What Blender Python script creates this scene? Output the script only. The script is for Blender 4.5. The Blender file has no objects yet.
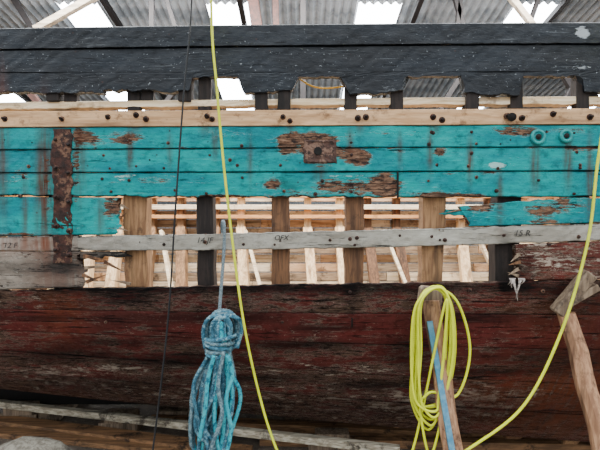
import bpy, bmesh, math, random
import numpy as np
from mathutils import Vector, Matrix
random.seed(7); rng=np.random.RandomState(5)
S=0.007; D=3.056; CZ=2.3; K=S/D
def W(u,p,y):
    d=D+y
    return Vector(((u-300)*K*d, y, CZ+(225-p)*K*d))
def lin(c): 
    c=c/255.0
    return c/12.92 if c<=0.04045 else ((c+0.055)/1.055)**2.4
def C(r,g,b): return (lin(r),lin(g),lin(b),1)

# ------------------------------------------------------------ materials
class NT:
    def __init__(s,name):
        s.m=bpy.data.materials.new(name); s.m.use_nodes=True
        s.t=s.m.node_tree; s.b=s.t.nodes['Principled BSDF']; s.o=s.t.nodes['Material Output']
        s.tc=s.t.nodes.new('ShaderNodeTexCoord')
    def n(s,k): return s.t.nodes.new(k)
    def put(s,sock,v):
        if isinstance(v,bpy.types.NodeSocket): s.t.links.new(v,sock)
        else: sock.default_value=v
    def map(s,sc,loc=(0,0,0),rot=(0,0,0)):
        m=s.n('ShaderNodeMapping'); s.t.links.new(s.tc.outputs['Object'],m.inputs[0])
        m.inputs['Scale'].default_value=sc; m.inputs['Location'].default_value=loc; m.inputs['Rotation'].default_value=rot
        return m.outputs[0]
    def noise(s,vec,scale,detail=6,rough=.6,dist=0):
        n=s.n('ShaderNodeTexNoise'); s.t.links.new(vec,n.inputs['Vector'])
        n.inputs['Scale'].default_value=scale; n.inputs['Detail'].default_value=detail
        n.inputs['Roughness'].default_value=rough; n.inputs['Distortion'].default_value=dist
        return n.outputs['Fac']
    def mt(s,op,a,b=0.0,clamp=False):
        n=s.n('ShaderNodeMath'); n.operation=op; n.use_clamp=clamp
        s.put(n.inputs[0],a); s.put(n.inputs[1],b); return n.outputs[0]
    def rng(s,f,lo,hi,a=0.0,b=1.0):
        n=s.n('ShaderNodeMapRange'); n.interpolation_type='SMOOTHSTEP'
        s.put(n.inputs[0],f); n.inputs[1].default_value=lo; n.inputs[2].default_value=hi
        n.inputs[3].default_value=a; n.inputs[4].default_value=b; return n.outputs[0]
    def mix(s,f,a,b,bt='MIX'):
        n=s.n('ShaderNodeMix'); n.data_type='RGBA'; n.blend_type=bt
        s.put(n.inputs[0],f); s.put(n.inputs[6],a); s.put(n.inputs[7],b); return n.outputs[2]
    def bump(s,h,st=.5,dist=.01):
        n=s.n('ShaderNodeBump'); n.inputs['Strength'].default_value=st; n.inputs['Distance'].default_value=dist
        s.t.links.new(h,n.inputs['Height']); s.t.links.new(n.outputs[0],s.b.inputs['Normal'])
    def fin(s,col,rough=.7,metal=0.0,spec=.4):
        s.put(s.b.inputs['Base Color'],col); s.put(s.b.inputs['Roughness'],rough)
        s.b.inputs['Metallic'].default_value=metal; s.b.inputs['Specular IOR Level'].default_value=spec
        return s.m

def paint(name,pA,pB,wA,wB,wC,pale,dark,wthr=.80,pthr=.80,rough=.45,rust=C(112,58,34),crack=.6,coarse=5,scuff=.4,amp=1.7,spots=.6,cthr=.64,grime=.5,spec=.35,fleck=.0):
    t=NT(name)
    at=t.n('ShaderNodeAttribute'); at.attribute_name='mask'
    sp=t.n('ShaderNodeSeparateColor'); t.t.links.new(at.outputs['Color'],sp.inputs[0])
    R,G,B=sp.outputs[0],sp.outputs[1],sp.outputs[2]; A=at.outputs['Alpha']
    v1=t.map((.8,1,2.2)); v2=t.map((.35,1,2.6),loc=(3,1,2)); v3=t.map((.08,1,1.4))
    big=t.noise(v1,coarse,14,.74,.3); fine=t.noise(v2,30,8,.75); grain=t.noise(v3,70,5,.65)
    tone=t.noise(t.map((.6,1,1.6)),2.6,8,.65)
    base=t.mix(t.rng(tone,.36,.64),pA,pB)
    base=t.mix(t.rng(grain,.25,.75,0,.35),base,t.mix(.5,pA,dark))
    gm=t.noise(t.map((1,1,1.3),loc=(9,2,5)),13,10,.75)
    base=t.mix(t.rng(gm,.48,.66,0,grime),base,t.mix(.7,pA,dark))
    sc_=t.rng(t.noise(t.map((.06,1,2.2),loc=(2,8,1)),40,6,.8),.60,.66)
    base=t.mix(t.mt('MULTIPLY',sc_,scuff),base,pale)
    wood=t.mix(t.rng(fine,.38,.6),wA,wB)
    wood=t.mix(t.rng(t.noise(v1,18,9,.72),.47,.6),wood,wC)
    wood=t.mix(t.rng(grain,.35,.6,.75,0),wood,dark)
    mixn=t.mt('ADD',t.mt('MULTIPLY',big,.55),t.mt('MULTIPLY',fine,.45))
    s=t.mt('ADD',t.mt('ADD',t.mt('MULTIPLY',t.mt('SUBTRACT',mixn,.5),amp),.5),R)
    wf=t.rng(s,wthr-.015,wthr+.015)
    edge=t.mt('MULTIPLY',t.rng(s,wthr-.06,wthr-.015),t.mt('SUBTRACT',1.0,wf))
    c=t.mix(wf,base,wood)
    c=t.mix(t.mt('MULTIPLY',edge,.4),c,pale)
    m2=t.mt('ADD',t.mt('MULTIPLY',t.noise(t.map((.7,1,1.8),loc=(7,3,9)),10,12,.76),.6),t.mt('MULTIPLY',fine,.4))
    s2=t.mt('ADD',t.mt('ADD',t.mt('MULTIPLY',t.mt('SUBTRACT',m2,.5),amp),.5),G)
    pf=t.rng(s2,pthr-.02,pthr+.02)
    c=t.mix(t.mt('MULTIPLY',pf,.85),c,pale)
    if fleck>0:
        fk=t.rng(t.noise(t.map((1,1,1.5),loc=(5,5,1)),48,4,.7),.655,.68,0,fleck)
        c=t.mix(fk,c,pale)
    vo=t.n('ShaderNodeTexVoronoi'); t.t.links.new(t.map((1,.2,1)),vo.inputs['Vector']); vo.inputs['Scale'].default_value=11
    sc2=t.n('ShaderNodeSeparateColor'); t.t.links.new(vo.outputs['Color'],sc2.inputs[0])
    spt=t.mt('MULTIPLY',t.rng(t.mt('ADD',vo.outputs['Distance'],t.mt('MULTIPLY',fine,.12)),.10,.15,1,0),t.rng(sc2.outputs[0],.55,.6))
    c=t.mix(t.mt('MULTIPLY',spt,spots),c,t.mix(.5,rust,dark))
    st=t.noise(t.map((9,1,.6)),3,8,.7)
    c=t.mix(t.mt('MULTIPLY',A,t.rng(st,.25,.58),True),c,rust)
    s3=t.mt('MULTIPLY',B,t.rng(fine,.2,.55,.4,1.3),True)
    cr=t.rng(t.noise(t.map((.14,1,3),loc=(1,5,3)),14,10,.8),cthr-.02,cthr+.02,0,crack)
    c=t.mix(cr,c,dark)
    c=t.mix(s3,c,dark)
    h=t.mt('SUBTRACT',t.mt('MULTIPLY',t.mt('MULTIPLY',grain,wf),.6),wf)
    h=t.mt('ADD',h,t.mt('MULTIPLY',pf,.4)); h=t.mt('SUBTRACT',h,cr)
    h=t.mt('ADD',h,t.mt('MULTIPLY',t.noise(v1,3.0,5,.55),2.2)); h=t.mt('ADD',h,t.mt('MULTIPLY',gm,.5))
    t.bump(h,.9,.009)
    rg=t.mt('ADD',rough,t.mt('MULTIPLY',t.mt('ADD',t.mt('ADD',wf,pf,True),t.rng(gm,.45,.6,0,.5),True),.35))
    return t.fin(c,rg,0,spec)

def wood(name,a,b,dk,axis='x',rough=.75,sc=1.0,knots=.5):
    t=NT(name)
    m={'x':(.12,1.5,1.5),'z':(1.5,1.5,.12),'y':(1.5,.12,1.5)}[axis]
    m=tuple(q*sc for q in m)
    g=t.noise(t.map(m),28,6,.65,.4); g2=t.noise(t.map(m,loc=(4,4,4)),7,4,.6)
    pt=t.noise(t.map((1,1,1)),5,10,.75)
    c=t.mix(t.rng(g,.36,.64),a,b); c=t.mix(t.rng(g2,.5,.7,0,.7),c,dk)
    c=t.mix(t.rng(pt,.52,.64,0,knots),c,dk)
    t.bump(g,.5,.004)
    return t.fin(c,rough,0,.3)

def plain(name,a,b=None,rough=.6,metal=0.0,sc=20,bs=.2,c3=None,d=.004):
    t=NT(name); b=b or a
    n=t.noise(t.map((1,1,1)),sc,8,.7)
    t.bump(n,bs,d)
    c=t.mix(t.rng(n,.38,.62),a,b)
    if c3: c=t.mix(t.rng(t.noise(t.map((1,1,1),loc=(3,3,3)),sc*.6,8,.75),.52,.58),c,c3)
    return t.fin(c,rough,metal,.4)

M={}
M['turq']=paint('turquoise_paint',C(0,122,132),C(0,160,158),C(88,58,44),C(146,114,92),C(46,36,34),C(160,204,200),C(6,10,12),wthr=.765,pthr=.875,rough=.42,crack=.9,scuff=.12,cthr=.63,rust=C(84,46,28),spots=.9,grime=.55,spec=.15,fleck=.15)
M['black']=paint('black_bulwark_paint',C(18,23,30),C(30,38,47),C(84,78,72),C(46,42,40),C(18,18,18),C(170,178,184),C(3,4,5),wthr=.84,pthr=.86,rough=.36,crack=.85,scuff=.24,spots=.3,cthr=.63,fleck=.6,spec=.28)
M['white']=paint('weathered_white_paint',C(178,176,166),C(144,138,126),C(116,88,66),C(80,66,56),C(56,44,36),C(212,210,202),C(22,18,16),wthr=.66,pthr=.72,rough=.6,spots=.9,crack=.9,cthr=.60)
M['red']=paint('flaking_red_antifoul',C(106,46,43),C(78,42,38),C(132,108,92),C(88,68,58),C(44,34,30),C(194,182,166),C(12,9,9),wthr=.61,pthr=.73,rough=.65,crack=.97,coarse=4,scuff=.35,spots=.6,cthr=.59,grime=.8,spec=.15,fleck=.5)
M['grey']=paint('grey_weathered_planking',C(152,142,130),C(104,92,82),C(84,66,56),C(60,48,42),C(48,38,34),C(200,194,182),C(14,12,11),wthr=.62,pthr=.70,rough=.7,crack=.95,cthr=.59)
M['newx']=wood('new_timber_along',C(212,174,134),C(184,144,104),C(104,72,48),'x',knots=.8)
M['newz']=wood('new_timber_upright',C(236,206,162),C(204,164,120),C(116,82,54),'z',knots=.5)
M['palex']=wood('pale_timber_along',C(238,220,190),C(210,184,144),C(116,86,60),'x',knots=.65)
M['orx']=wood('orange_larch',C(206,148,94),C(180,120,72),C(104,66,40),'x')
M['browz']=wood('brown_frame_timber',C(120,86,60),C(82,58,42),C(34,26,22),'z')
M['darkz']=wood('dark_frame_timber',C(46,38,35),C(28,24,23),C(12,11,10),'z')
M['tanz']=wood('tan_frame_timber',C(160,124,88),C(120,88,62),C(54,40,30),'z',knots=.7)
M['greyz']=wood('grey_post_timber',C(140,122,102),C(100,84,70),C(46,38,32),'z',knots=.8)
M['greyx']=wood('grey_inner_plank',C(176,154,126),C(136,112,88),C(60,46,36),'x',knots=.8)
M['logz']=wood('larch_log',C(176,136,104),C(134,98,74),C(60,42,32),'z',knots=.8)
M['dirtyx']=wood('dirty_baulk',C(196,188,168),C(134,124,106),C(48,40,34),'x',knots=.9)
M['brx']=wood('brown_baulk',C(150,112,78),C(100,74,52),C(34,26,22),'x',knots=.9)
M['rust']=plain('rusty_iron',C(70,42,35),C(36,26,24),.9,.0,22,1.0,C(108,80,64),.010)
M['bolt']=plain('dark_iron_bolt',C(24,20,19),C(46,30,25),.6,.4,60,.4)
M['caulk']=plain('black_caulking',C(14,12,12),C(22,20,18),.9)

# ------------------------------------------------------------ mesh helpers
def link(o,parent=None):
    bpy.context.scene.collection.objects.link(o)
    if parent: o.parent=parent
    return o
def empty(name,loc=(0,0,0)):
    e=bpy.data.objects.new(name,None); e.empty_display_size=.1; link(e); return e
def mesh(name,V,F,mat,parent=None,smooth=False,mask=None):
    me=bpy.data.meshes.new(name); me.from_pydata([tuple(v) for v in V],[],F); me.update()
    if not isinstance(mat,(list,tuple)): mat=[mat]
    for m in mat: me.materials.append(m)
    if smooth:
        for p in me.polygons: p.use_smooth=True
    if mask is not None:
        a=me.color_attributes.new('mask','FLOAT_COLOR','POINT')
        a.data.foreach_set('color',np.asarray(mask,dtype=np.float32).ravel())
    o=bpy.data.objects.new(name,me); return link(o,parent)
class MB:
    def __init__(s): s.V=[];s.F=[];s.mi=[]
    def add(s,V,F,mi=0):
        b=len(s.V); s.V+= [Vector(v) for v in V]; s.F+=[tuple(i+b for i in f) for f in F]; s.mi+=[mi]*len(F)
    def box(s,c,e,mi=0,rot=None,bev=.12):
        bm=bmesh.new(); bmesh.ops.create_cube(bm,size=2)
        for v in bm.verts: v.co=Vector((v.co.x*e[0],v.co.y*e[1],v.co.z*e[2]))
        bv=min(e)*bev
        if bv>0: bmesh.ops.bevel(bm,geom=bm.edges[:],offset=bv,segments=1,affect='EDGES')
        R=rot or Matrix.Identity(3)
        bm.verts.index_update()
        s.add([R@v.co+Vector(c) for v in bm.verts],[[v.index for v in f.verts] for f in bm.faces],mi); bm.free()
    def beam(s,a,b,w,h,mi=0,up=(0,0,1),bev=.12):
        a=Vector(a);b=Vector(b);d=(b-a); L=d.length; x=d.normalized(); u=Vector(up)
        if abs(x.dot(u))>.98: u=Vector((0,1,0))
        y=u.cross(x).normalized(); z=x.cross(y)
        R=Matrix((x,y,z)).transposed()
        s.box((a+b)/2,(L/2,w/2,h/2),mi,R,bev)
    def cyl(s,a,b,r0,r1,n=16,mi=0,rings=1,wob=0):
        a=Vector(a);b=Vector(b);x=(b-a).normalized(); u=Vector((0,0,1)) if abs(x.z)<.9 else Vector((0,1,0))
        y=u.cross(x).normalized(); z=x.cross(y); V=[];F=[]
        for k in range(rings+1):
            t=k/rings; r=r0+(r1-r0)*t; c=a.lerp(b,t)+Vector((random.uniform(-wob,wob),random.uniform(-wob,wob),0))
            for i in range(n):
                an=2*math.pi*i/n; rr=r*(1+random.uniform(-wob,wob)*2)
                V.append(c+y*math.cos(an)*rr+z*math.sin(an)*rr)
        for k in range(rings):
            for i in range(n):
                j=(i+1)%n; F.append((k*n+i,k*n+j,(k+1)*n+j,(k+1)*n+i))
        F.append(tuple(range(n-1,-1,-1))); F.append(tuple(rings*n+i for i in range(n)))
        s.add(V,F,mi)
    def torus(s,c,R,r,mi=0,n=28,m=8,ax='y'):
        V=[];F=[]
        for i in range(n):
            a=2*math.pi*i/n
            for j in range(m):
                b=2*math.pi*j/m; q=R+r*math.cos(b)
                V.append(Vector((q*math.cos(a),r*math.sin(b),q*math.sin(a)))+Vector(c))
        for i in range(n):
            for j in range(m):
                F.append((i*m+j,((i+1)%n)*m+j,((i+1)%n)*m+(j+1)%m,i*m+(j+1)%m))
        s.add(V,F,mi)
    def out(s,name,mats,parent=None,smooth=False):
        o=mesh(name,s.V,s.F,mats,parent,smooth)
        o.data.polygons.foreach_set('material_index',s.mi); o.data.update()
        bm=bmesh.new(); bm.from_mesh(o.data); bmesh.ops.recalc_face_normals(bm,faces=bm.faces[:]); bm.to_mesh(o.data); bm.free()
        return o
def n1(x,sc,seed):
    r=np.random.RandomState(seed).uniform(-1,1,4000)
    xx=(np.asarray(x,float)+1000)/sc; i=np.floor(xx).astype(int)%3990; f=xx-np.floor(xx); f=f*f*(3-2*f)
    return r[i]*(1-f)+r[i+1]*f

# ------------------------------------------------------------ wear masks (flaked areas of the planks)
BR=[(320,151,19,12,.6),(286,147,8,12,.42),(358,157,13,9,.5),(345,187,58,8,.34),(385,184,12,10,.45),(300,137,26,6,.3),
 (130,137,18,7,.36),(84,134,14,8,.34),(272,183,9,6,.32),(515,131,26,6,.34),(440,151,8,6,.36),(445,198,20,6,.3),
 (20,178,14,8,.22),(100,145,22,10,.2),(160,178,40,8,.18),(490,168,18,6,.2),(560,205,30,10,.16),(225,133,30,5,.2),
 (112,207,10,12,.3),(480,205,14,9,.3),(540,212,20,8,.18),(30,160,20,8,.16),(395,150,16,4,.22),(590,150,20,10,.16),
 (76,170,5,40,.22),(48,190,5,40,.22),(200,148,60,2,.2),(450,173,90,2,.2),(250,198,120,2.5,.25),(560,148,60,2,.2),(330,138,60,5,.14),(575,130,26,4,.2),(400,132,40,4,.12),
 (200,195,80,3,.22),(420,195,60,3,.22),(110,230,16,6,.22),(20,234,40,3,.2),(570,222,40,3,.18),
 (20,45,30,5,.2),(580,33,16,8,.24),(550,68,30,6,.2),(270,92,20,8,.2),(60,91,30,4,.22),(395,90,20,8,.2),(130,60,30,8,.1),(350,60,50,5,.12)]
BG=[(126,176,15,7,.36),(500,165,13,3,.4),(12,180,12,6,.36),(45,222,10,10,.2),(345,176,34,2.5,.34),(260,185,12,3,.34),(582,33,10,7,.45),
 (580,68,14,4,.4),(540,45,10,4,.3),(20,260,70,14,.1),(560,255,60,16,.12),(30,300,60,12,.1),(200,222,30,3,.2),(495,165,6,5,.3),(350,183,50,6,.1),(300,144,20,8,.1),
 (330,395,260,26,.10),(120,330,120,14,.06),(420,335,120,10,.08),(330,290,200,5,.12),(480,400,90,16,.10),(60,375,80,14,.10),(300,368,300,5,.10)]
BB=[(62,195,20,70,.2),(8,268,60,6,.35),(110,262,26,14,.5),(62,268,20,14,.5),(100,290,60,7,.3),(300,288,240,6,.6),(520,270,18,18,.5),
 (410,350,26,16,.5),(180,360,60,9,.6),(60,355,50,9,.55),(560,290,50,10,.25),(210,318,70,5,.55),(555,360,50,14,.45),(300,345,60,4,.6),
 (320,151,10,7,.4),(288,185,14,5,.4),(350,300,6,22,.3),(600,320,30,50,.3),(130,300,30,6,.55),(480,318,50,5,.6),(380,385,50,5,.6),(250,378,60,4,.6),
 (505,262,8,24,.8),(300,410,340,14,.35),(90,385,120,8,.35),(40,150,8,3,.3),(470,372,60,4,.6),(120,342,50,4,.5),(330,328,40,3,.6),(40,318,50,3,.5)]
BA=[(44,185,8,60,1.0),(3,150,5,60,.7),(80,160,6,40,.6),(62,300,24,45,.55),(470,160,3,20,.9),(535,165,4,24,.8),(568,160,4,24,.8),
 (500,200,3,25,.7),(20,245,40,9,.4),(600,350,60,60,.45),(430,150,3,20,.7),(550,400,90,34,.7),(205,122,5,12,.6),(290,122,5,12,.6),(540,300,50,30,.25),(30,400,60,12,.4),
 (215,142,3,14,.8),(350,142,3,12,.6),(130,150,3,20,.8),(25,210,3,30,.7),(590,180,3,40,.8),(360,122,5,10,.6),(435,122,5,10,.6),(60,122,5,10,.6),(136,122,5,10,.6),
 (320,172,6,14,.6),(250,160,2.5,20,.6),(170,150,2.5,16,.6),(400,150,2.5,16,.6),(100,215,4,20,.6)]
def blob(B,u,p):
    r=np.zeros_like(u)
    for (a,b,ra,rb,s) in B:
        q=((u-a)/ra)**2+((p-b)/rb)**2
        r=r+s*np.exp(-q**1.3*.8)
    return r

def q3(l,c,r):
    a=(l+r-2*c)/2.0; b=(r-l)/2.0
    def f(u):
        t=(np.asarray(u,float)-300)/300.0
        tc=np.clip(t,-1.2,1.2)
        return c+b*tc+a*tc*tc+(t-tc)*(b)
    return f

hull=empty('wooden_boat_hull')
def strake(name,top,bot,dep,u0,u1,mat,th=.05,off=0,j0=0,j1=0,et=0,eb=0,seed=1,fillet=0,seam=.55,bias=(0,0,0,0),du=1.6,gap=.35,rc=.007):
    nu=max(4,int((u1-u0)/du)); 
    tm=top(300); bmn=bot(300); nv=max(7,int(abs(bmn-tm)/1.8))
    vs=np.linspace(0,1,nv); vs=np.concatenate([[0,.03],vs[1:-1],[.97,1]]); nv=len(vs)
    t=np.linspace(0,1,nu)
    Vv,Tt=np.meshgrid(vs,t,indexing='ij')
    a0=u0+j0*(n1(vs*40,5,seed+3)+.5*n1(vs*40,2,seed+4)); a1=u1+j1*(n1(vs*40,5,seed+5)+.5*n1(vs*40,2,seed+6))
    if fillet:
        k=np.clip(1-vs*1.6,0,1)**2.2*fillet
        a0=a0-k; a1=a1+k
    U=a0[:,None]+(a1-a0)[:,None]*Tt
    tp=top(U)+gap; bt=bot(U)-gap
    tp=tp+et*(n1(U,9,seed+7)+.6*n1(U,3,seed+8)+.8); bt=bt+eb*(n1(U,9,seed+9)+.6*n1(U,3,seed+10)-.8)
    P=tp+(bt-tp)*Vv
    Y=dep(Vv,U)+off+.004*n1(U,60,seed+11)+.0015*n1(U+Vv*30,7,seed+12)
    rec=np.where((Vv<.015)|(Vv>.985),rc,0.0); Y=Y+rec
    d=D+Y
    X=(U-300)*K*d; Z=CZ+(225-P)*K*d
    V=np.stack([X,Y,Z],-1).reshape(-1,3)
    Yb=Y[[0,-1]]+th
    Vb=np.stack([X[[0,-1]],Yb,Z[[0,-1]]],-1).reshape(-1,3)
    m=np.zeros(U.shape+(4,))
    m[...,0]=blob(BR,U,P)+bias[0]; m[...,1]=blob(BG,U,P)+bias[1]
    edge=np.exp(-((P-tp)/1.0)**2)+np.exp(-((P-bt)/1.0)**2)
    m[...,2]=np.clip(blob(BB,U,P)+bias[2]+seam*edge*(.6+.5*n1(U,14,seed+13)),0,1)
    m[...,3]=np.clip(blob(BA,U,P)+bias[3],0,1)
    mb=m[[0,-1]].reshape(-1,4).copy(); mb[:,0]=.5; mb[:,2]=.3
    F=[]
    for i in range(nv-1):
        r=i*nu
        for j in range(nu-1): F.append((r+j,r+nu+j,r+nu+j+1,r+j+1))
    b0=nv*nu; b1=b0+nu; l=(nv-1)*nu
    for j in range(nu-1):
        F.append((b0+j,j,j+1,b0+j+1)); F.append((l+j,b1+j,b1+j+1,l+j+1)); F.append((b1+j,b0+j,b0+j+1,b1+j+1))
    F.append(tuple([b0]+[b1]+[i*nu for i in range(nv-1,-1,-1)]))
    F.append(tuple([b1+nu-1,b0+nu-1]+[i*nu+nu-1 for i in range(nv)]))
    return mesh(name,np.vstack([V,Vb]),F,mat,hull,False,np.vstack([m.reshape(-1,4),mb]))
flat=lambda a,b: (lambda v,u: a+(b-a)*v)
UL,UR=-220,820
bt0=q3(28,24,22); bt1=q3(50,46,44); bt2=q3(73,73,72)
strake('bulwark_capping',bt0,bt1,flat(0,0),UL,UR,M['black'],th=.12,off=-.022,seed=10,seam=.8,eb=.25)
strake('bulwark_strake_upper',bt1,bt2,flat(0,0),UL,UR,M['black'],off=-.005,seed=20,eb=.0)
segs=[(UL,103,94,94),(101,189,91,93),(244,291,94,91),(350,402,97,93),(465,519,94,97),(584,UR,94,95)]
for i,(a,b,e,e2) in enumerate(segs):
    strake('bulwark_strake_lower_%d'%i,bt2,(lambda u,a=a,b=b,e=e,e2=e2: e+(e2-e)*(np.asarray(u)-a)/(b-a)),flat(0,0),a,b,M['black'],off=-.005,seed=30+i*7,fillet=0 if i<1 else (5,9,12,6,10)[i-1],eb=1.3,j0=1.4,j1=1.4,seam=.3,gap=.1,rc=.003,bias=(.03,.03,0,0))
strake('bulwark_lower_edge',lambda u:bt2(u)-1,lambda u:bt2(u)+4.5,flat(0,0),UL,UR,M['black'],off=-.003,seed=35,seam=.1,gap=0,rc=.0,eb=1.0)
strake('sheer_clamp_upper',q3(102,98.5,96),q3(110,106,105),flat(.0,.0),UL,UR,M['palex'],th=.08,off=.03,seed=60,eb=.5)
strake('covering_board',q3(111,109.5,108),q3(127.5,126,124.5),flat(0,0),UL,UR,M['newx'],th=.07,off=-.008,seed=70)
T=[q3(127.5,126,124.5),q3(150,148,147),q3(173,172,171),q3(196,198,197),q3(224,224,219),q3(237,231,223),q3(251,249.5,241),q3(290,284,280)]
strake('topside_strake_a',T[0],T[1],flat(0,.006),UL,UR,M['turq'],seed=80,seam=.6,rc=.005)
strake('topside_strake_b',T[1],T[2],flat(.006,.012),UL,UR,M['turq'],seed=90,seam=.8)
strake('topside_strake_c',T[2],T[3],flat(.012,.02),UL,397,M['turq'],seed=100,eb=.9,seam=.8)
strake('topside_strake_c_after',T[2],T[3],flat(.012,.02),398.5,UR,M['turq'],seed=110,eb=.5,seam=.8)
strake('topside_strake_d',T[3],T[5],flat(.02,.03),UL,119,M['turq'],seed=120,j1=5,seam=.8)
strake('topside_strake_d_after',lambda u:T[3](u)+np.clip((560-np.asarray(u))/110,0,1)*7,T[5],flat(.02,.03),468,UR,M['turq'],seed=133,j0=12,et=1.3,bias=(.06,0,0,0))
strake('split_plank_remnant',lambda u:T[3](u)+11,lambda u:T[3](u)+18,flat(.03,.03),444,540,M['turq'],seed=140,j0=6,j1=6,et=1,eb=1.2,th=.02)
strake('waterline_plank',T[5],T[6],flat(.026,.04),78,UR,M['white'],seed=150,et=.5,eb=.5)
strake('waterline_plank_forward',T[5],T[6],flat(.03,.04),UL,78,M['white'],seed=160,bias=(.02,0,.05,.15))
strake('wale_forward',T[6],T[7],flat(.04,.06),UL,82,M['grey'],seed=170,j1=7)
strake('wale_remnant',T[6],lambda u:T[6](u)+8,flat(.045,.05),80,120,M['grey'],seed=174,j1=10,eb=2.5,bias=(.05,0,.15,0))
strake('wale_after',T[6],T[7],flat(.04,.06),517,UR,M['red'],seed=180,j0=5,bias=(.05,.10,0,.15))
E=[(290,284,280),(309,313,315),(330,342,350),(350,370,385),(371,395,416),(389,419,443)]
Ef=[q3(*e) for e in E]
def depf(k):
    return lambda v,u: .06+.055*(k+v)+.0266*(k+v)**2
for k in range(5):
    strake('bottom_strake_%d'%k,Ef[k],Ef[k+1],depf(k),UL,UR,M['red'],seed=200+k*11,seam=.3,rc=.003,et=.7 if k==0 else 0,gap=.15,
           bias=[(.10,.02,.15,.05),(-.03,-.02,.02,0),(.05,.01,.04,.05),(.10,.04,0.06,.1),(.14,.06,0.12,.15)][k],du=2.2)
V=[];F=[]
us=np.linspace(UL,UR,80)
for u in us:
    e=float(Ef[5](u)); a=W(u,e-.5,.06+.275+.665)
    V+= [a,(a.x,1.35,max(.36,a.z-.12)),(a.x,2.25,.34),(a.x,2.25,.12),(a.x,2.45,.12),(a.x,2.45,.34)]
for i in range(79):
    for j in range(5): F.append((i*6+j,i*6+j+1,(i+1)*6+j+1,(i+1)*6+j))
mesh('garboard_and_keel',V,F,M['caulk'],hull)

# frames
fr=[(-90,20,'browz'),(-15,18,'tanz'),(60,22,'darkz'),(135,23,'tanz'),(205,17,'darkz'),(281,19,'browz'),(355,19,'browz'),(434,22,'tanz'),(509,24,'darkz'),(580,20,'browz'),(655,20,'tanz'),(730,20,'browz')]
for i,(u,w,m) in enumerate(fr):
    V=[];F=[]
    st=[(112,.055),(126,.056),(200,.075),(225,.08),(250,.095),(268,.1),(286,.115)]
    for k in range(1,6): st.append((float(Ef[k](u))-2,.06+.055*k+.0266*k*k+.06))
    for (p,y) in st:
        jx=random.uniform(-.8,.8); ww=w*random.uniform(.92,1.08)
        for (du_,dy) in ((-ww/2,0),(ww/2,0),(ww/2,.13),(-ww/2,.13)):
            c=W(u+jx+du_,p,y); V.append((W(u+jx+du_,p,.08).x,y+dy,c.z))
    n=len(st)
    for k in range(n-1):
        for a in range(4): b=(a+1)%4; F.append((k*4+a,k*4+b,k*4+4+b,k*4+4+a))
    F.append((3,2,1,0)); F.append(tuple((n-1)*4+a for a in range(4)))
    o=mesh('frame_%d'%i,V,F,M[m],hull)
    md=o.modifiers.new('bev','BEVEL'); md.width=.008
b=MB()
for u,lo in ((-15,112),(56,103),(72,103),(135,112),(148,103),(186,103),(205,112),(262,112),(284,112),(350,112),(396,112),(470,112),(515,112),(580,112),(590,103),(655,112)):
    w=random.uniform(6,14); sk=random.uniform(-2,2)
    a=W(u+sk,60,.055); c=W(u,lo,.055); b.beam(a,c,.09,w*.0071,up=(0,1,0))
b.out('bulwark_stanchions',[M['darkz']],hull)

V=[];F=[];nr=54;ncol=12
for i in range(nr):
    p=129+134*i/(nr-1); y=-.008+.05*(i/(nr-1))**1.3
    l=51+1.8*n1(p,9,901)+.8*n1(p,3,902); r=73.5+1.8*n1(p,8,903)+.9*n1(p,3,904)
    for j in range(ncol):
        t=j/(ncol-1); yy=y+(.02 if j in(0,ncol-1) else 0)+.0025*float(n1(p*3+j*17,4,905))
        V.append(W(l+(r-l)*t,p,yy))
for i in range(nr-1):
    for j in range(ncol-1): F.append((i*ncol+j,(i+1)*ncol+j,(i+1)*ncol+j+1,i*ncol+j+1))
mesh('iron_strap',V,F,M['rust'],hull)
b=MB()
def bolt(u,p,y,r,L=.02,mi=0):
    c=W(u,p,y); b.cyl(c+Vector((0,.01,0)),c+Vector((0,-.004,0)),r*1.7,r*1.6,12,1); b.cyl(c,c+Vector((0,-L,0)),r,r*.8,6,mi)
for u,p in [(5,119),(62,119),(108,117),(136,115),(146,119),(207,116),(212,119),(283,117),(290,121),(358,118),(366,117),(433,117),(442,120),(507,116),(522,118),(553,114),(590,117)]:
    bolt(u,p,-.008,.011+random.uniform(0,.003),.03)
for p in (140,168,197,226,250): bolt(56,p,-.002,.012); bolt(69,p+5,-.002,.012)
rr0=random.Random(21)
BL=[(130,140),(215,137),(350,136),(433,133),(437,165),(510,140),(580,165),(300,163),(150,160),(230,160),(330,240),(350,239),(445,240),(140,242),(280,240),(205,242),(350,292),(440,240),(480,195),(20,196),(5,140)]
for fu in (-15,28,104,135,170,205,243,281,318,355,394,434,470,503,545,580):
    for pp in (133,144,154,167,179,192,236,245,292,306,322):
        if rr0.random()<.55: BL.append((fu+rr0.uniform(-7,7),pp+rr0.uniform(-2,2)))
for u,p in BL:
    y=.006 if p<155 else .012 if p<200 else .034 if p<260 else .065+.1*max(0,(p-288)/30)
    bolt(u,p,y,rr0.uniform(.005,.009),.006)
b.out('hull_bolts',[M['bolt'],M['rust']],hull,True)
b=MB()
for u,p,r in [(538,137,.042),(566,136,.036)]:
    c=W(u,p,-.004); b.torus(c,r,.014,0); b.cyl(c+Vector((0,.01,0)),c+Vector((0,-.006,0)),r*.95,r*.95,20,0); b.cyl(c+Vector((0,.0,0)),c+Vector((0,-.012,0)),r*.5,r*.5,16,1)
b.cyl(W(512,117,-.01),W(512,117,-.05),.03,.028,16,1)
b.out('through_hull_fittings',[plain('turquoise_fitting',C(0,120,124),C(20,146,144),.4,0,20),M['caulk']],hull,True)
b=MB(); b.beam(W(397.7,172,.004),W(397.7,198,.014),.012,.012,up=(0,1,0)); b.beam(W(352,303,.12),W(352,327,.19),.012,.012,up=(0,1,0)); b.out('open_butt_joint',[M['caulk']],hull)
V=[];F=[];g_=14
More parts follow.
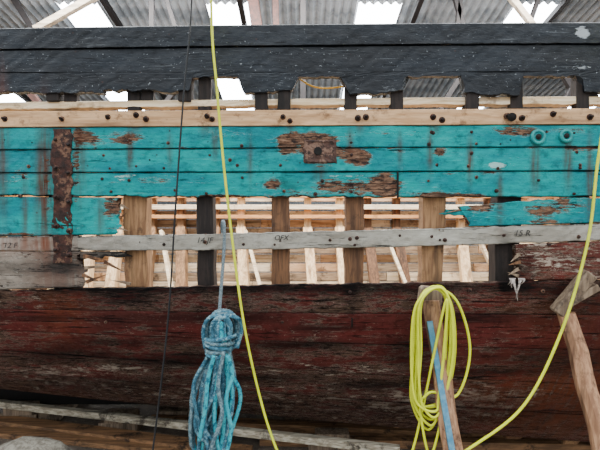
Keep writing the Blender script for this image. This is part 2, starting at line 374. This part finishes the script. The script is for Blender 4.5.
for i in range(g_):
    for j in range(g_):
        u=303+34*j/(g_-1)+rr0.uniform(-.5,.5); p=139.5+24*i/(g_-1)+rr0.uniform(-.4,.4)
        e=min(i,j,g_-1-i,g_-1-j); V.append(W(u,p,-.006+(0 if e==1 else .014 if e==0 else .005)+rr0.uniform(-.002,.002)))
for i in range(g_-1):
    for j in range(g_-1): k=i*g_+j; F.append((k,k+g_,k+g_+1,k+1))
mesh('rusted_repair_patch',V,F,plain('patch_rust',C(80,56,48),C(44,34,31),.85,0,18,1.0,C(118,92,78),.012),hull)
b=MB(); c=W(318,151,-.001); b.cyl(c+Vector((0,.01,0)),c+Vector((0,-.008,0)),.032,.028,10,0,1,.002); b.out('patch_bolt',[M['caulk']],hull)
def shard(u,p,du_,dp,y,w,mat,name):
    a=W(u,p,y); c=W(u+du_,p+dp,y-.02); s=(c-a).normalized(); n=Vector((-s.z,0,s.x))*w
    mesh(name,[a+n,a-n,c,a+n+Vector((0,.02,0)),a-n+Vector((0,.02,0)),c+Vector((0,.01,0))],[(0,1,2),(5,4,3),(0,3,4,1),(1,4,5,2),(2,5,3,0)],mat,hull)
for i,(u,p,a,c,w) in enumerate([(520,254,-9,8,.012),(521,262,-12,3,.012),(519,276,-12,-4,.012),(83,256,26,5,.014),(84,268,30,-3,.012),(86,282,22,-8,.014),(120,205,9,4,.01),(119,218,7,-5,.01),(470,208,-26,5,.012),(474,216,-20,5,.01),(519,269,-10,6,.012),(104,262,20,10,.012),(118,228,10,3,.01),(82,275,16,6,.012),(130,284,-20,-4,.01)]):
    shard(u,p,a,c,.03,w,M['browz'] if i%2 else M['greyz'],'splinter_%d'%i)
V=[];F=[];fr_=random.Random(4)
for s_ in range(7):
    u0_=509+s_*2.2; L=fr_.uniform(9,24) if s_ in(2,3,4) else fr_.uniform(5,12); k0=len(V); ph=fr_.uniform(0,6)
    for i in range(7):
        t=i/6; w=1.5*(1-t*.8)
        for sg in (-1,1): V.append(W(u0_+sg*w+2*math.sin(t*3+ph),278+t*L,.02-.025*math.sin(t*3)-.004*s_%3))
    for i in range(6): F.append((k0+2*i,k0+2*i+1,k0+2*i+3,k0+2*i+2))
mesh('torn_canvas',V,F,plain('dirty_canvas',C(176,168,162),C(116,106,100),.9,0,60,.5),hull,True)
ink=plain('black_marker',C(24,24,26),C(60,58,56),.8,0,80)
for tx,u,p,sz in (('14 JF',196,243,.058),('15 R',514,236,.06),('OFX',274,240,.05),('12 F',3,248,.055)):
    cu=bpy.data.curves.new('mark','FONT'); cu.body=tx; cu.size=sz; cu.extrude=.0006; cu.shear=.25
    o=bpy.data.objects.new('frame_number_mark',cu); cu.materials.append(ink); link(o,hull)
    o.location=W(u,p,.021); o.rotation_euler=(math.pi/2,0,0)

# ------------------------------------------------------------ far side of the boat interior
b=MB()
zs=3.6; i=0
while zs>1.0:
    h=.15; y=4.5-.25*max(0,(2.2-zs))**1.5
    if not (2.62<zs<2.78):
        x=-6.5
        while x<6.5:
            L=random.uniform(.8,2.4); b.box((x+L/2,y+random.uniform(-.015,.015),zs-h/2),(L/2-.004,.025,h/2-.008),random.choice((0,0,1,2,2)))
            x+=L
    zs-=h; i+=1
for (y0,z0,y1,z1) in ((4.2,1.05,3.6,.7),(3.6,.7,3.0,.5),(3.0,.5,2.35,.36)):
    b.beam((0,y0,z0),(0,y1,z1),13,.05,2,up=(0,0,1))
b.out('far_side_planking',[M['palex'],M['newx'],M['greyx']],hull)
b=MB()
for k in range(-11,12):
    x=k*.52+.1+random.uniform(-.06,.06); w=random.uniform(.11,.19); tl=random.uniform(-.12,.12); q=random.choice((0,0,1,2))
    b.beam((x,4.4,3.6),(x,4.38,2.2),.12,w,q,up=(0,1,0)); b.beam((x,4.38,2.25),(x+tl,4.0,1.15),.16,w,q,up=(0,1,0)); b.beam((x+tl,4.05,1.2),(x+tl,2.5,.5),.12,w,q,up=(0,1,0))
b.out('far_side_frames',[M['newz'],M['tanz'],M['browz']],hull)
b=MB()
for z,h,m in ((2.80,.1,0),(2.60,.08,1),(2.44,.06,0),(2.0,.06,1)):
    b.box((0,4.26,z),(6.5,.05,h/2),m)
for x in (-2.3,-.9,1.4,2.9): b.beam((x,4.2,2.2),(x+.35,3.7,1.1),.05,.10,1,up=(0,1,0))
b.out('far_side_stringers',[M['orx'],M['palex']],hull)

# ------------------------------------------------------------ shed
t=NT('corrugated_roof_sheet'); n=t.noise(t.map((.3,1,1)),3,6,.6)
t.bump(t.noise(t.map((1,1,1)),20,3,.5),.1,.003)
mroof=t.fin(t.mix(t.rng(n,.35,.65),C(172,180,188),C(120,130,140)),.5,0,.4)
Y0,Y1=2.3,15.0
zr=lambda y: 6.5-.2*(y+D-4.5)
SK=[]
for px in (-212,-62,85,230,377,530,677,824): SK.append(((px-300)*K*7.5,4.15,4.95))
for px in (-120,0,117,236,358,482,600,720): SK.append(((px-300)*K*10.2,6.2,8.2))
ys=sorted(set([Y0,Y1]+[s[1] for s in SK]+[s[2] for s in SK]))
def corr(name,mat,x0,x1,f,holes):
    V=[];F=[]; st=.036; nx=int((x1-x0)/st); m=len(ys)
    for i in range(nx+1):
        x=x0+i*st
        for y in ys: V.append((x,y,f(y)+.03*math.sin(i*math.pi/2+.3)))
    for i in range(nx):
        xm=x0+(i+.5)*st
        for j in range(m-1):
            ym=(ys[j]+ys[j+1])/2
            if any(abs(xm-a)<.35 and p<ym<q for a,p,q in holes): continue
            F.append((i*m+j,(i+1)*m+j,(i+1)*m+j+1,i*m+j+1))
    return mesh(name,V,F,mat,None,False)
corr('ceiling',mroof,-13,13,zr,SK)
g=bpy.data.materials.new('clear_rooflight'); g.use_nodes=True; nt=g.node_tree; nt.nodes.clear()
o_=nt.nodes.new('ShaderNodeOutputMaterial'); tr=nt.nodes.new('ShaderNodeBsdfTransparent'); tl=nt.nodes.new('ShaderNodeBsdfTranslucent'); mx=nt.nodes.new('ShaderNodeMixShader')
tr.inputs[0].default_value=(.97,.98,1,1); mx.inputs[0].default_value=.12; nt.links.new(tr.outputs[0],mx.inputs[1]); nt.links.new(tl.outputs[0],mx.inputs[2]); nt.links.new(mx.outputs[0],o_.inputs[0])
V=[];F=[]
for a,p,q in SK:
    k=len(V); V+=[(a-.36,p,zr(p)+.04),(a+.36,p,zr(p)+.04),(a+.36,q,zr(q)+.04),(a-.36,q,zr(q)+.04)]; F.append((k,k+1,k+2,k+3))
mesh('window_1',V,F,g)
steel=plain('dark_roof_steel',C(36,31,31),C(24,23,25),.6,.2)
redst=plain('brown_roof_timber',C(78,48,40),C(52,34,30),.7)
palep=wood('pale_purlin',C(198,186,166),C(164,150,132),C(96,82,68),'x')
b=MB()
for y in (3.4,5.1,8.4,9.8): b.beam((-13,y,zr(y)-.1),(13,y,zr(y)-.1),.1,.1,2)
for x in (-9,-6.3,-3.1,-.95,1.9,4.2,7.2): b.beam((x,Y0,zr(Y0)-.18),(x,Y1,zr(Y1)-.18),.08,.1,0)
def U(u,p,d): return W(u,p,d-D)
for (u0_,p0,u1_,p1,d,w,mi) in [(10,-8,40,40,6.6,.09,0),(103,-8,35,30,6.3,.09,2),(152,-30,152,120,6.2,.07,0),(158,-30,185,60,6.2,.06,0),(250,-20,262,60,6.4,.16,1),(275,-20,277,60,6.4,.09,1),
   (303,-20,303,120,6.2,.08,0),(450,-20,470,50,6.6,.07,0),(462,-20,455,50,6.6,.07,0),(505,-10,560,60,6.3,.08,2),(555,60,590,120,6.3,.08,0),(160,110,200,60,6.8,.07,0),(20,80,60,130,6.4,.09,1),(440,110,470,60,6.6,.07,0),(575,80,560,115,6.3,.08,0),(545,-20,520,50,6.5,.06,0)]:
    b.beam(U(u0_,p0,d),U(u1_,p1,d),w,w,mi,up=(0,1,0))
b.beam((-13,-.35,5.6),(13,-.35,5.6),.15,.25,1)
b.out('roof_truss',[steel,redst,palep])
V=[];F=[];nx=720
for i in range(nx+1):
    x=-13+i*.0361
    for z in (0,zr(Y1)): V.append((x,Y1+.022*math.sin(i*math.pi/2),z))
for i in range(nx): F.append((i*2,i*2+2,i*2+3,i*2+1))
mesh('wall_back',V,F,mroof)
t=NT('dusty_shed_floor'); n=t.noise(t.map((1,1,1)),3,10,.7); n2=t.noise(t.map((1,1,1)),30,6,.7)
t.bump(n2,.6,.01)
c=t.mix(t.rng(n,.35,.65),C(122,110,98),C(82,74,66)); c=t.mix(t.rng(n2,.55,.65),c,C(150,136,116))
mesh('floor',[(-16,-8,0),(16,-8,0),(16,Y1+.1,0),(-16,Y1+.1,0)],[(0,1,2,3)],t.fin(c,.9))

# ------------------------------------------------------------ timbers below the hull
def G(u,p,z):
    d=(z-CZ)/((225-p)*K); return Vector(((u-300)*K*d,d-D,z))
b=MB(); b.beam(G(-40,399,.25),G(400,450,.25),.07,.07,0,bev=.1)
for i,(u,p) in enumerate([(120,412),(330,432),(20,404)]):
    c=G(u,p,.2); b.box((c.x,c.y+.03,.05),(.22,.09,.05),1); b.box((c.x+.02,c.y,.155),(.17,.08,.055),1)
b.out('timber_baulk',[M['dirtyx'],M['greyz']])
def timber(name,a,c,w,h,m):
    b=MB(); b.beam(a,c,w,h,0,bev=.1); return b.out(name,[m])
timber('timber_plank',G(-60,412,.06),G(250,452,.06),.17,.05,M['brx'])
timber('timber_plank',G(150,420,.05),G(560,438,.05),.14,.08,M['brx'])
timber('timber_plank',G(260,440,.05),G(620,447,.05),.10,.08,M['brx'])
timber('timber_plank',G(-40,428,.03),G(180,450,.03),.16,.05,M['brx'])
b=MB()
for x in np.arange(-4.5,4.6,1.5): b.box((x,2.35,.06),(.18,.3,.058),0)
b.out('keel_blocks',[M['greyz']],hull)
bm=bmesh.new(); bmesh.ops.create_icosphere(bm,subdivisions=5,radius=1)
from mathutils import noise as mn
c=W(30,452,.2)
for v in bm.verts:
    k=1+.10*mn.noise(v.co*1.5)+.025*mn.noise(v.co*5)
    z=v.co.z; z=math.copysign(abs(z)**.7,z)
    v.co=Vector((v.co.x*.38*k,v.co.y*.28*k,z*.46*k))+Vector((c.x,c.y,.25))
    v.co.z=max(v.co.z,.0)
me=bpy.data.meshes.new('sack'); bm.to_mesh(me); bm.free(); me.materials.append(plain('grey_sacking',C(138,134,122),C(98,92,82),.95,0,30,.4))
for p_ in me.polygons: p_.use_smooth=True
link(bpy.data.objects.new('sandbag',me))

# ------------------------------------------------------------ prop posts
def tubeverts(b,pts,radii,n=18,mi=0,seed=0,rough=.05):
    r_=random.Random(seed); V=[];F=[]
    off=[1+r_.uniform(-rough,rough) for _ in range(n)]
    for k,(p,r) in enumerate(zip(pts,radii)):
        for i in range(n):
            a=2*math.pi*i/n; q=r*off[i]*(1+r_.uniform(-.02,.02))
            V.append(p+Vector((q*math.cos(a),q*math.sin(a),0)))
    for k in range(len(pts)-1):
        for i in range(n): j=(i+1)%n; F.append((k*n+i,k*n+j,(k+1)*n+j,(k+1)*n+i))
    F.append(tuple(range(n-1,-1,-1))); F.append(tuple((len(pts)-1)*n+i for i in range(n)))
    b.add(V,F,mi)
top=W(431,300,-.08); base=Vector((1.03,-.5,0))
b=MB(); N_=14
tubeverts(b,[base.lerp(top,i/N_)+Vector((.006*math.sin(i*1.3),0,0)) for i in range(N_+1)],[.070-.014*i/N_ for i in range(N_+1)],seed=3)
b.box(top+Vector((.005,.045,.02)),(.072,.06,.065),1,Matrix.Rotation(.12,3,'Y'),.3)
a=base.lerp(top,.93)+Vector((-.045,-.055,0)); c=base.lerp(top,.45)+Vector((-.02,-.08,0))
b.beam(c,a,.036,.02,2,up=(0,1,0))
b.out('prop_post',[M['logz'],M['greyz'],plain('blue_batten',C(60,118,146),C(96,144,164),.6)])
top=W(567,312,.02); base=Vector((2.05,-.5,0)); b=MB()
tubeverts(b,[base.lerp(top,i/N_)+Vector((.008*math.sin(i*1.7),0,0)) for i in range(N_+1)],[.078-.018*i/N_ for i in range(N_+1)],seed=5)
b.beam(W(556,313,.02),W(590,273,-.035),.085,.09,1,up=(0,1,0),bev=.25)
b.beam(W(566,303,.0),W(596,286,-.02),.05,.09,1,up=(0,1,0),bev=.25)
b.out('prop_post',[M['logz'],M['greyz']])

# ------------------------------------------------------------ cables and ropes
def catmull(P,n=12):
    P=[Vector(p) for p in P]; R=[]; L=len(P)
    for i in range(L-1):
        p0=P[max(i-1,0)];p1=P[i];p2=P[i+1];p3=P[min(i+2,L-1)]
        for k in range(n):
            t=k/n; R.append(.5*((2*p1)+(p2-p0)*t+(2*p0-5*p1+4*p2-p3)*t*t+(3*p1-p0-3*p2+p3)*t**3))
    R.append(P[-1]); return R
def curve(name,paths,r,mat,parent=None,res=3):
    cu=bpy.data.curves.new(name,'CURVE'); cu.dimensions='3D'; cu.bevel_depth=r; cu.bevel_resolution=res; cu.use_fill_caps=True
    if not isinstance(mat,list): mat=[mat]
    for m in mat: cu.materials.append(m)
    for q,P in enumerate(paths):
        s=cu.splines.new('POLY'); s.points.add(len(P)-1)
        for i,p in enumerate(P): s.points[i].co=(p[0],p[1],p[2],1)
        s.material_index=q%len(mat) if len(mat)>1 else 0
        s.use_smooth=True
    o=bpy.data.objects.new(name,cu); return link(o,parent)
def resample(P,st):
    Ls=[0]
    for i in range(1,len(P)): Ls.append(Ls[-1]+(P[i]-P[i-1]).length)
    n=max(2,int(Ls[-1]/st)); R=[]; j=0
    for k in range(n+1):
        d=Ls[-1]*k/n
        while j<len(P)-2 and Ls[j+1]<d: j+=1
        seg=Ls[j+1]-Ls[j]; R.append(P[j].lerp(P[j+1],(d-Ls[j])/seg if seg>1e-9 else 0))
    return R
def strands(P,r,pitch,ns=3):
    st=pitch/10; Q=resample(P,st); out=[[] for _ in range(ns)]
    N=Vector((0,1,.2)).normalized()
    for i,p in enumerate(Q):
        t=(Q[min(i+1,len(Q)-1)]-Q[max(i-1,0)]).normalized()
        N=(N-t*N.dot(t)); N=N.normalized() if N.length>1e-4 else Vector((0,1,0)); B=t.cross(N)
        for k in range(ns):
            a=2*math.pi*(i*st/pitch+k/ns); out[k].append(p+N*math.cos(a)*r*.55+B*math.sin(a)*r*.55)
    return out
yel=plain('yellow_cable_sheath',C(214,222,40),C(196,206,30),.4,0,10,.05)
blk=plain('black_cable_sheath',C(16,18,22),C(24,26,30),.5,0,10,.05)
y=-.2
curve('extension_cable',[catmull([Vector((-.56,-.3,5.5)),W(211,-5,y),W(217,90,y),W(227,195,y),(W(243,318,y-.02)),W(262,405,y),W(280,458,y-.03),W(300,500,y-.1)])],.0085,yel)
curve('power_cable',[catmull([Vector((-.62,-.3,5.5)),W(192,-5,y),W(184,90,y),W(176,200,y-.01),W(168,320,y),W(156,425,y),W(150,470,y-.02)])],.006,blk)
curve('yellow_hose',[catmull([W(640,-30,-.2),W(612,80,-.2),W(598,160,-.2),W(588,240,-.22),W(562,330,-.25),W(524,405,-.27),W(470,448,-.3),W(430,470,-.3)],16)],.0095,yel)
curve('thin_cable',[catmull([W(268,60,.25),W(295,76,.2),W(312,86,.15),W(330,88,.12),W(356,84,.15),W(380,80,.3)])],.006,plain('orange_cable',C(210,160,30)))
rr=random.Random(11)
P=[]
for i in range(9):
    yy=-.17-.012*i+rr.uniform(-.01,.01)
    wl=rr.uniform(8,17); wr=rr.uniform(10,22); bt=rr.uniform(405,436); sx=rr.uniform(-3,5)
    if i==4: wr=36; bt=392
    if i==6: wl=6; bt=455
    P+=[W(433+sx,289-rr.uniform(0,3),yy+.02),W(424-wl*.5,305,yy-.01),W(427-wl,350,yy),W(425-wl*.9+sx,400,yy),W(431+sx,bt,yy-.01),W(432+wr*.7,395,yy),W(434+wr,350,yy-.01),W(441+wr*.45,302,yy)]
P.append(W(418,430,-.2)); P.append(W(408,462,-.2))
curve('hose_coil',[catmull(P,10)],.0088,yel)

def ropemat(name,a,b_,c3): return plain(name,a,b_,.8,0,45,.6,c3)
bl1=ropemat('blue_rope_fibre',C(70,124,144),C(28,76,98),C(124,162,172))
bl3=ropemat('faded_rope_fibre',C(130,154,160),C(60,90,102),C(38,94,114))
bl2=ropemat('turquoise_rope_fibre',C(16,150,170),C(70,178,186),C(10,96,118))
gr=plain('grey_rope_fibre',C(130,146,152),C(82,96,104),.85,0,120,.5)
rope=empty('rope_coil')
curve('hanging_line',strands(catmull([W(224,256,.12),W(222,226,.08),W(224,224,-.02),W(224,250,-.03),W(221,290,-.08),W(219,318,-.12)]),.011,.05),.0062,gr,rope,2)
A_=[];B_=[];C_=[]
rr=random.Random(3)
for i in range(16):
    t=i/15; yy=-.13-.10*math.sin(t*math.pi)*(1 if i%2 else -.3)
    xt=219+(t-.5)*20; xb=210+(t-.5)*36
    x2=219+((i*5%13)/12-.5)*20; xb2=210+((i*7%13)/12-.5)*38
    bt=rr.uniform(438,472); m1=rr.uniform(-6,6); m2=rr.uniform(-6,6)
    P=[W(xt,322,yy),W(xt+rr.uniform(-2,2),352,yy-.01),W(xb+5+m1,385,yy-.02),W(xb+m2,420,yy-.01-.02*rr.random()),W((xb+xb2)/2,bt,yy),W(xb2+m1,425,yy+.02),W(xb2+5+m2,390,yy+.02),W(x2,352,yy+.02),W(x2,322,yy+.02)]
    (B_ if i in (4,9,11) else C_ if i%3==0 else A_).append(catmull(P,8))
for i in range(4):
    w=9+i*2.6; yy=-.12-.024*i
    (A_ if i%2 else C_).append(catmull([W(222-w,348,yy),W(221-w*1.05,330,yy),W(219-w*.5,313+i*1.5,yy-.01),W(227+w*.35,312+i*1.5,yy-.01),W(225+w,325,yy),W(222+w*.9,348,yy)],8))
for i in range(3):
    a0=rr.uniform(-6,2); A_.append(catmull([W(216+a0,345,-.2),W(214+a0,326,-.21-.01*i),W(222+a0,317,-.22),W(230+a0*.5,326,-.21),W(228,345,-.2)],8))
for i in range(5):
    c=W(221-i*.8,338+i*4.2,-.16); tilt=rr.uniform(-.2,.1)
    rx=.098-.007*i; P=[c+Vector((rx*math.cos(a),.09*math.sin(a),tilt*rx*math.cos(a)+.012*(a/6.28))) for a in np.linspace(0,2*math.pi,25)]
    (C_ if i in(1,3) else A_).append(P)
B_.append(catmull([W(228,356,-.27),W(232,375,-.26),W(226,400,-.27),W(231,430,-.26),W(224,462,-.25)],8))
B_.append(catmull([W(214,356,-.26),W(208,380,-.26),W(205,410,-.27),W(199,440,-.25)],8))
C_.append(catmull([W(224,352,-.26),W(218,385,-.28),W(222,415,-.28),W(212,445,-.26),W(208,465,-.25)],8))
for nm,L_,mt_ in (('rope_loops',A_,bl1),('turquoise_rope_loops',B_,bl2),('faded_rope_loops',C_,bl3)):
    curve(nm,[s for P in L_ for s in strands(P,.0135,.055)],.0068,mt_,rope,1)

# ------------------------------------------------------------ light & world : overcast sky, zenith brighter than horizon, bright haze beyond the shed
w=bpy.data.worlds.new('World'); bpy.context.scene.world=w; w.use_nodes=True; nt=w.node_tree
bg=nt.nodes['Background']; tc=nt.nodes.new('ShaderNodeTexCoord'); sx=nt.nodes.new('ShaderNodeSeparateXYZ')
nt.links.new(tc.outputs['Generated'],sx.inputs[0])
def mrn(sock,a,b_,c,d):
    m=nt.nodes.new('ShaderNodeMapRange'); nt.links.new(sock,m.inputs[0])
    for i,v in enumerate((a,b_,c,d)): m.inputs[i+1].default_value=v
    return m.outputs[0]
m1=mrn(sx.outputs[1],.3,.8,0,20); m2=mrn(sx.outputs[2],-.05,.9,.6,4.4)
ad=nt.nodes.new('ShaderNodeMath'); ad.operation='ADD'; nt.links.new(m1,ad.inputs[0]); nt.links.new(m2,ad.inputs[1])
nt.links.new(ad.outputs[0],bg.inputs[1]); bg.inputs[0].default_value=(.93,.97,1,1)
def area(name,loc,rot,sx_,sy_,e,col=(1,1,1)):
    l=bpy.data.lights.new(name,'AREA'); l.shape='RECTANGLE'; l.size=sx_; l.size_y=sy_; l.energy=e; l.color=col
    o=bpy.data.objects.new(name,l); link(o); o.location=loc; o.rotation_euler=rot
area('interior_fill_light',(0,2.2,5.6),(math.radians(25),0,0),8,.8,1200,(1,.98,.95))  # added fill lamp to brighten the boat interior, not a shed fixture
cam=bpy.data.cameras.new('camera'); cam.sensor_width=36; cam.lens=36*D/(600*S); cam.clip_end=200
co=bpy.data.objects.new('camera',cam); link(co); co.location=(0,-D,CZ); co.rotation_euler=(math.pi/2,0,0)
bpy.context.scene.camera=co
